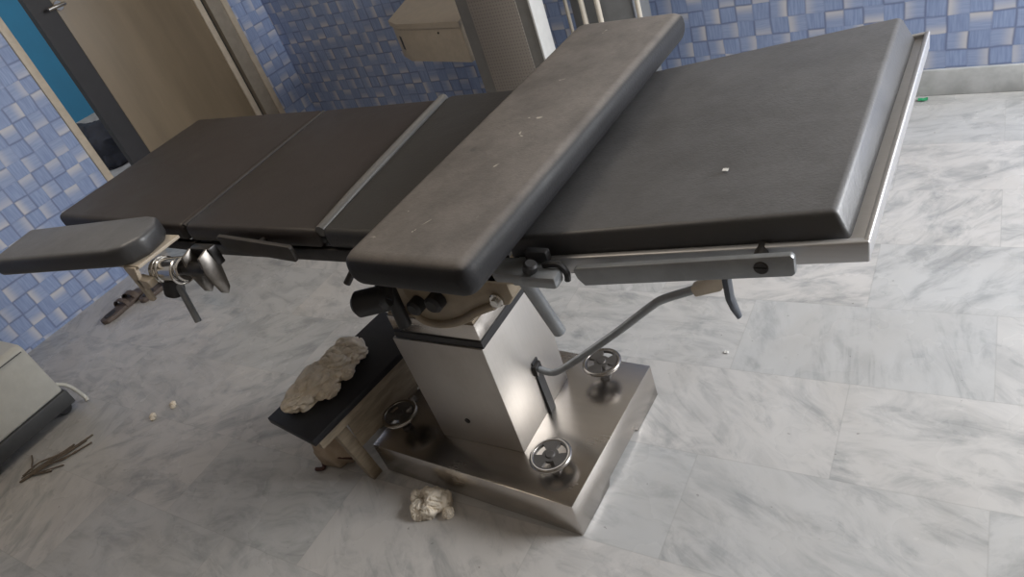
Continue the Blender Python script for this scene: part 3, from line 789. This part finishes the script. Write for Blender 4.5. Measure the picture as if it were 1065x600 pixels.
# dry strands of fibre on the floor
b = NB()
rnd = random.Random(3)
for k in range(9):
    x, y = -2.87 + rnd.uniform(-.02, .02), 0.40 + rnd.uniform(-.015, .015)
    a = (1.10 + rnd.uniform(-.16, .16)) if k < 6 else (0.55 + rnd.uniform(-.1, .1) if k < 8 else 2.7)
    ln = rnd.uniform(.15, .24) if k < 6 else rnd.uniform(.08, .14)
    dx, dy = math.cos(a) * ln, math.sin(a) * ln
    tube(b, [(x - dx * .1, y - dy * .1, 0.004), (x + dx * .3 + rnd.uniform(-.012, .012), y + dy * .3, 0.010), (x + dx * .65 + rnd.uniform(-.015, .015), y + dy * .65, 0.006), (x + dx, y + dy, 0.003)], rnd.uniform(0.0022, 0.0042), 6, smooth=4)
single('twine_bundle', b, 'twine', 'frayed brown twine scrap on the floor below the white machine', 'twine', (-2.86, 0.42, 0))

# ------------------------------------------------------------------ sandals by the left wall
def sandal(cx, cy, rot, label, mirror=1):
    s = thing('sandal', label, 'sandal', (cx, cy, 0), 'sandals by the left wall')
    ca, sa = math.cos(rot), math.sin(rot)
    def P(x, y, z): y *= mirror; return (cx + x * ca - y * sa, cy + x * sa + y * ca, z)
    ol = [(-0.13, 0.0), (-0.12, 0.028), (-0.08, 0.036), (-0.02, 0.030), (0.05, 0.050), (0.10, 0.048), (0.134, 0.022), (0.136, -0.010), (0.112, -0.038), (0.05, -0.052), (-0.02, -0.042), (-0.08, -0.042), (-0.12, -0.025)]
    b = NB(); prism(b, [P(x, y, 0.0) for x, y in ol], (0, 0, 0.022), 0.004); part('sole', b, 'sandal', s)
    b = NB(); prism(b, [P(-0.075 + 0.032 * math.cos(a), 0.022 * math.sin(a), 0.022) for a in [k * math.pi / 8 for k in range(16)]], (0, 0, 0.003)); part('heel_patch', b, 'sandal_dark', s, label='dark heel patch')
    for xx, wd in ((0.005, 0.022), (0.065, 0.03)):
        b = NB(); n = 12; g = []
        for k in range(n + 1):
            a = math.pi * k / n
            yy = 0.050 * math.cos(a); zz = 0.014 + 0.036 * math.sin(a)
            g.append([b.verts.new(P(xx - wd / 2, yy, zz)), b.verts.new(P(xx + wd / 2, yy, zz)), b.verts.new(P(xx + wd / 2, yy * 0.93, zz - 0.004)), b.verts.new(P(xx - wd / 2, yy * 0.93, zz - 0.004))])
        for k in range(n):
            for j in range(4): b.faces.new((g[k][j], g[k][(j + 1) % 4], g[k + 1][(j + 1) % 4], g[k + 1][j]))
        b.faces.new(g[0]); b.faces.new(g[-1][::-1])
        part('strap', b, 'sandal', s)
sandal(-3.535, 1.285, 1.72, 'brown strap sandal on the floor near the left wall, the one farther left')
sandal(-3.425, 1.46, 1.45, 'brown strap sandal partly behind the chrome clamp, right of the other', -1)

# ------------------------------------------------------------------ equipment along the back wall
# beige box fixed to the back wall
E_ = Vector((-2.40, 2.70, 0)); d1 = Vector((0.96, -0.28, 0)).normalized()
P1 = E_; P0 = P1 + d1 * 0.47
dl = Vector((-0.80, 0.60, 0)).normalized(); P2 = P1 + dl * 0.14
def wally(x): return A.y + (x - A.x) * dv.y / dv.x
BX = thing('wall_box', 'beige metal box with a sloping lid fixed to the blue back wall', 'box', (-2.25, 2.95, 0.52))
ol = [P0, P1, P2, Vector((P2.x + 0.02, wally(P2.x) - 0.002, 0)), Vector((P0.x, wally(P0.x) - 0.002, 0))]
b = NB(); prism(b, [(p.x, p.y, 0.525) for p in ol], (0, 0, 0.165), 0.004); part('body', b, 'beige_box', BX)
cen = Vector((-2.2, 2.9, 0))
b = NB()
lo_ = [cen + (p - cen) * 1.03 for p in ol[:3]] + ol[3:]
vb = [(p.x, p.y, 0.690) for p in lo_]; vt = [(p.x, p.y, 0.715 if i < 3 else 0.80) for i, p in enumerate(lo_)]
tb = NB(); a_ = [tb.verts.new(p) for p in vb]; c_ = [tb.verts.new(p) for p in vt]
tb.faces.new(a_[::-1]); tb.faces.new(c_)
for i in range(5): tb.faces.new((a_[i], a_[(i + 1) % 5], c_[(i + 1) % 5], c_[i]))
merge(b, tb); part('lid', b, 'beige_box', BX)
mid = P1 + (P2 - P1) * 0.35; nrm = Vector((-0.60, -0.80, 0))
b = NB(); q = mid + nrm * 0.0005
tg = (P2 - P1).normalized()
hexa(b, [tuple(q - tg * .020 + Vector((0, 0, 0.578))), tuple(q + tg * .020 + Vector((0, 0, 0.578))), tuple(q + tg * .020 - nrm * .004 + Vector((0, 0, 0.578))), tuple(q - tg * .020 - nrm * .004 + Vector((0, 0, 0.578))),
         tuple(q - tg * .020 + Vector((0, 0, 0.645))), tuple(q + tg * .020 + Vector((0, 0, 0.645))), tuple(q + tg * .020 - nrm * .004 + Vector((0, 0, 0.645))), tuple(q - tg * .020 - nrm * .004 + Vector((0, 0, 0.645)))])
part('latch_slot', b, 'black_rubber', BX)
q = P1 + d1 * 0.30 + Vector((0, 0, 0.665)); n1 = Vector((-0.28, -0.96, 0))
b = NB(); cyl(b, q - n1 * 0.002, q + n1 * 0.003, 0.005, seg=12); part('screw', b, 'dark_metal', BX)

G = thing('perforated_cabinet', 'tall taupe-grey cabinet with a perforated front by the back wall', 'cabinet', (-1.69, 2.52, 0))
b = NB(); bx(b, -1.867, -1.527, 2.482, 2.57, 0.05, 1.15, 0.006); part('body', b, 'panel_grey', G)
b = NB(); bx(b, -1.805, -1.582, 2.476, 2.484, 0.12, 1.08, 0.001)
part('grille', b, 'perforated', G, label='perforated taupe grille')
b = NB(); bx(b, -1.528, -1.518, 2.476, 2.575, 0.06, 1.14, 0.002); part('edge_trim', b, 'white_edge', G, label='white edge strip')
for x in (-1.82, -1.57):
    b = NB(); bx(b, x - 0.02, x + 0.02, 2.43, 2.63, 0.0, 0.052, 0.005); part('foot', b, 'black_rubber', G)

K = thing('instrument_trolley', 'grey sheet metal trolley with cream upright tubes by the back wall', 'trolley', (-1.34, 2.72, 0))
b = NB(); bx(b, -1.47, -1.205, 2.70, 2.88, 0.16, 0.96, 0.006); part('cabinet_body', b, 'trolley_grey', K)
b = NB(); bx(b, -1.50, -1.17, 2.62, 2.90, 0.12, 0.145, 0.006); part('bottom_shelf', b, 'trolley_grey', K)
for x, q in ((-1.398, 0.011), (-1.330, 0.011), (-1.180, 0.010), (-1.49, 0.008)):
    b = NB(); cyl(b, (x, 2.66 if x < -1.3 and x > -1.45 else 2.70, 0.065), (x, 2.66 if x < -1.3 and x > -1.45 else 2.70, 1.02), q, seg=16, bev=0.002); part('upright_tube', b, 'tube_cream', K)
b = NB(); tube(b, [(-1.398, 2.66, 1.0), (-1.398, 2.66, 1.03), (-1.33, 2.66, 1.03), (-1.33, 2.66, 1.0)], 0.010, 10, smooth=3); part('push_handle', b, 'tube_cream', K)
for x in (-1.47, -1.20):
    for y in (2.66, 2.86):
        b = NB(); cyl(b, (x - 0.012, y, 0.035), (x + 0.012, y, 0.035), 0.035, bev=0.004); bx(b, x - 0.018, x + 0.018, y - 0.018, y + 0.018, 0.06, 0.125)
        part('caster', b, 'black_rubber', K)
b = NB(); tube(b, [(-1.52, 2.93, 0.98), (-1.535, 2.94, 0.80), (-1.50, 2.95, 0.66), (-1.515, 2.95, 0.5), (-1.54, 2.96, 0.012), (-1.48, 2.95, 0.012)], 0.014, 10, smooth=8)
single('black_hose', b, 'black_rubber', 'black hose hanging between the perforated cabinet and the grey trolley', 'hose', (-1.52, 2.95, 0.0))

# ------------------------------------------------------------------ litter
def scrap(name, c, sx, sy, h, mat, label, cat, seed, z0):
    b = NB(); n = 7; g = []
    for i in range(n):
        for j in range(n):
            x = (i / (n - 1) - .5) * sx; y = (j / (n - 1) - .5) * sy
            z = h * (0.5 + 0.5 * noise.noise(Vector((i * .5, j * .5, seed))))
            g.append((c[0] + x, c[1] + y, z0 + 0.0006 + z))
    top = [b.verts.new(p) for p in g]; bot = [b.verts.new((p[0], p[1], p[2] - 0.0006)) for p in g]
    for i in range(n - 1):
        for j in range(n - 1):
            a, e, f_, k = i * n + j, (i + 1) * n + j, (i + 1) * n + j + 1, i * n + j + 1
            b.faces.new((top[a], top[e], top[f_], top[k])); b.faces.new((bot[k], bot[f_], bot[e], bot[a]))
    bd = [e for e in b.edges if len(e.link_faces) == 1]
    bmesh.ops.bridge_loops(b, edges=bd)
    single(name, b, mat, label, cat, (c[0], c[1], z0))
scrap('wrapper', (-0.21, 2.945), 0.034, 0.022, 0.012, 'green', 'tiny green wrapper on the floor against the back skirting', 'wrapper', 1.1, 0.0005)
scrap('paper_scrap', (-0.577, 1.444), 0.012, 0.010, 0.005, 'paper', 'tiny white scrap on the marble floor beneath the pump lever', 'scrap', 2.2, 0.0005)
scrap('paper_scrap', (-0.302, 0.872), 0.008, 0.007, 0.0015, 'paper', 'tiny white paper scrap on the right end pad of the table', 'scrap', 3.3, 0.9355)
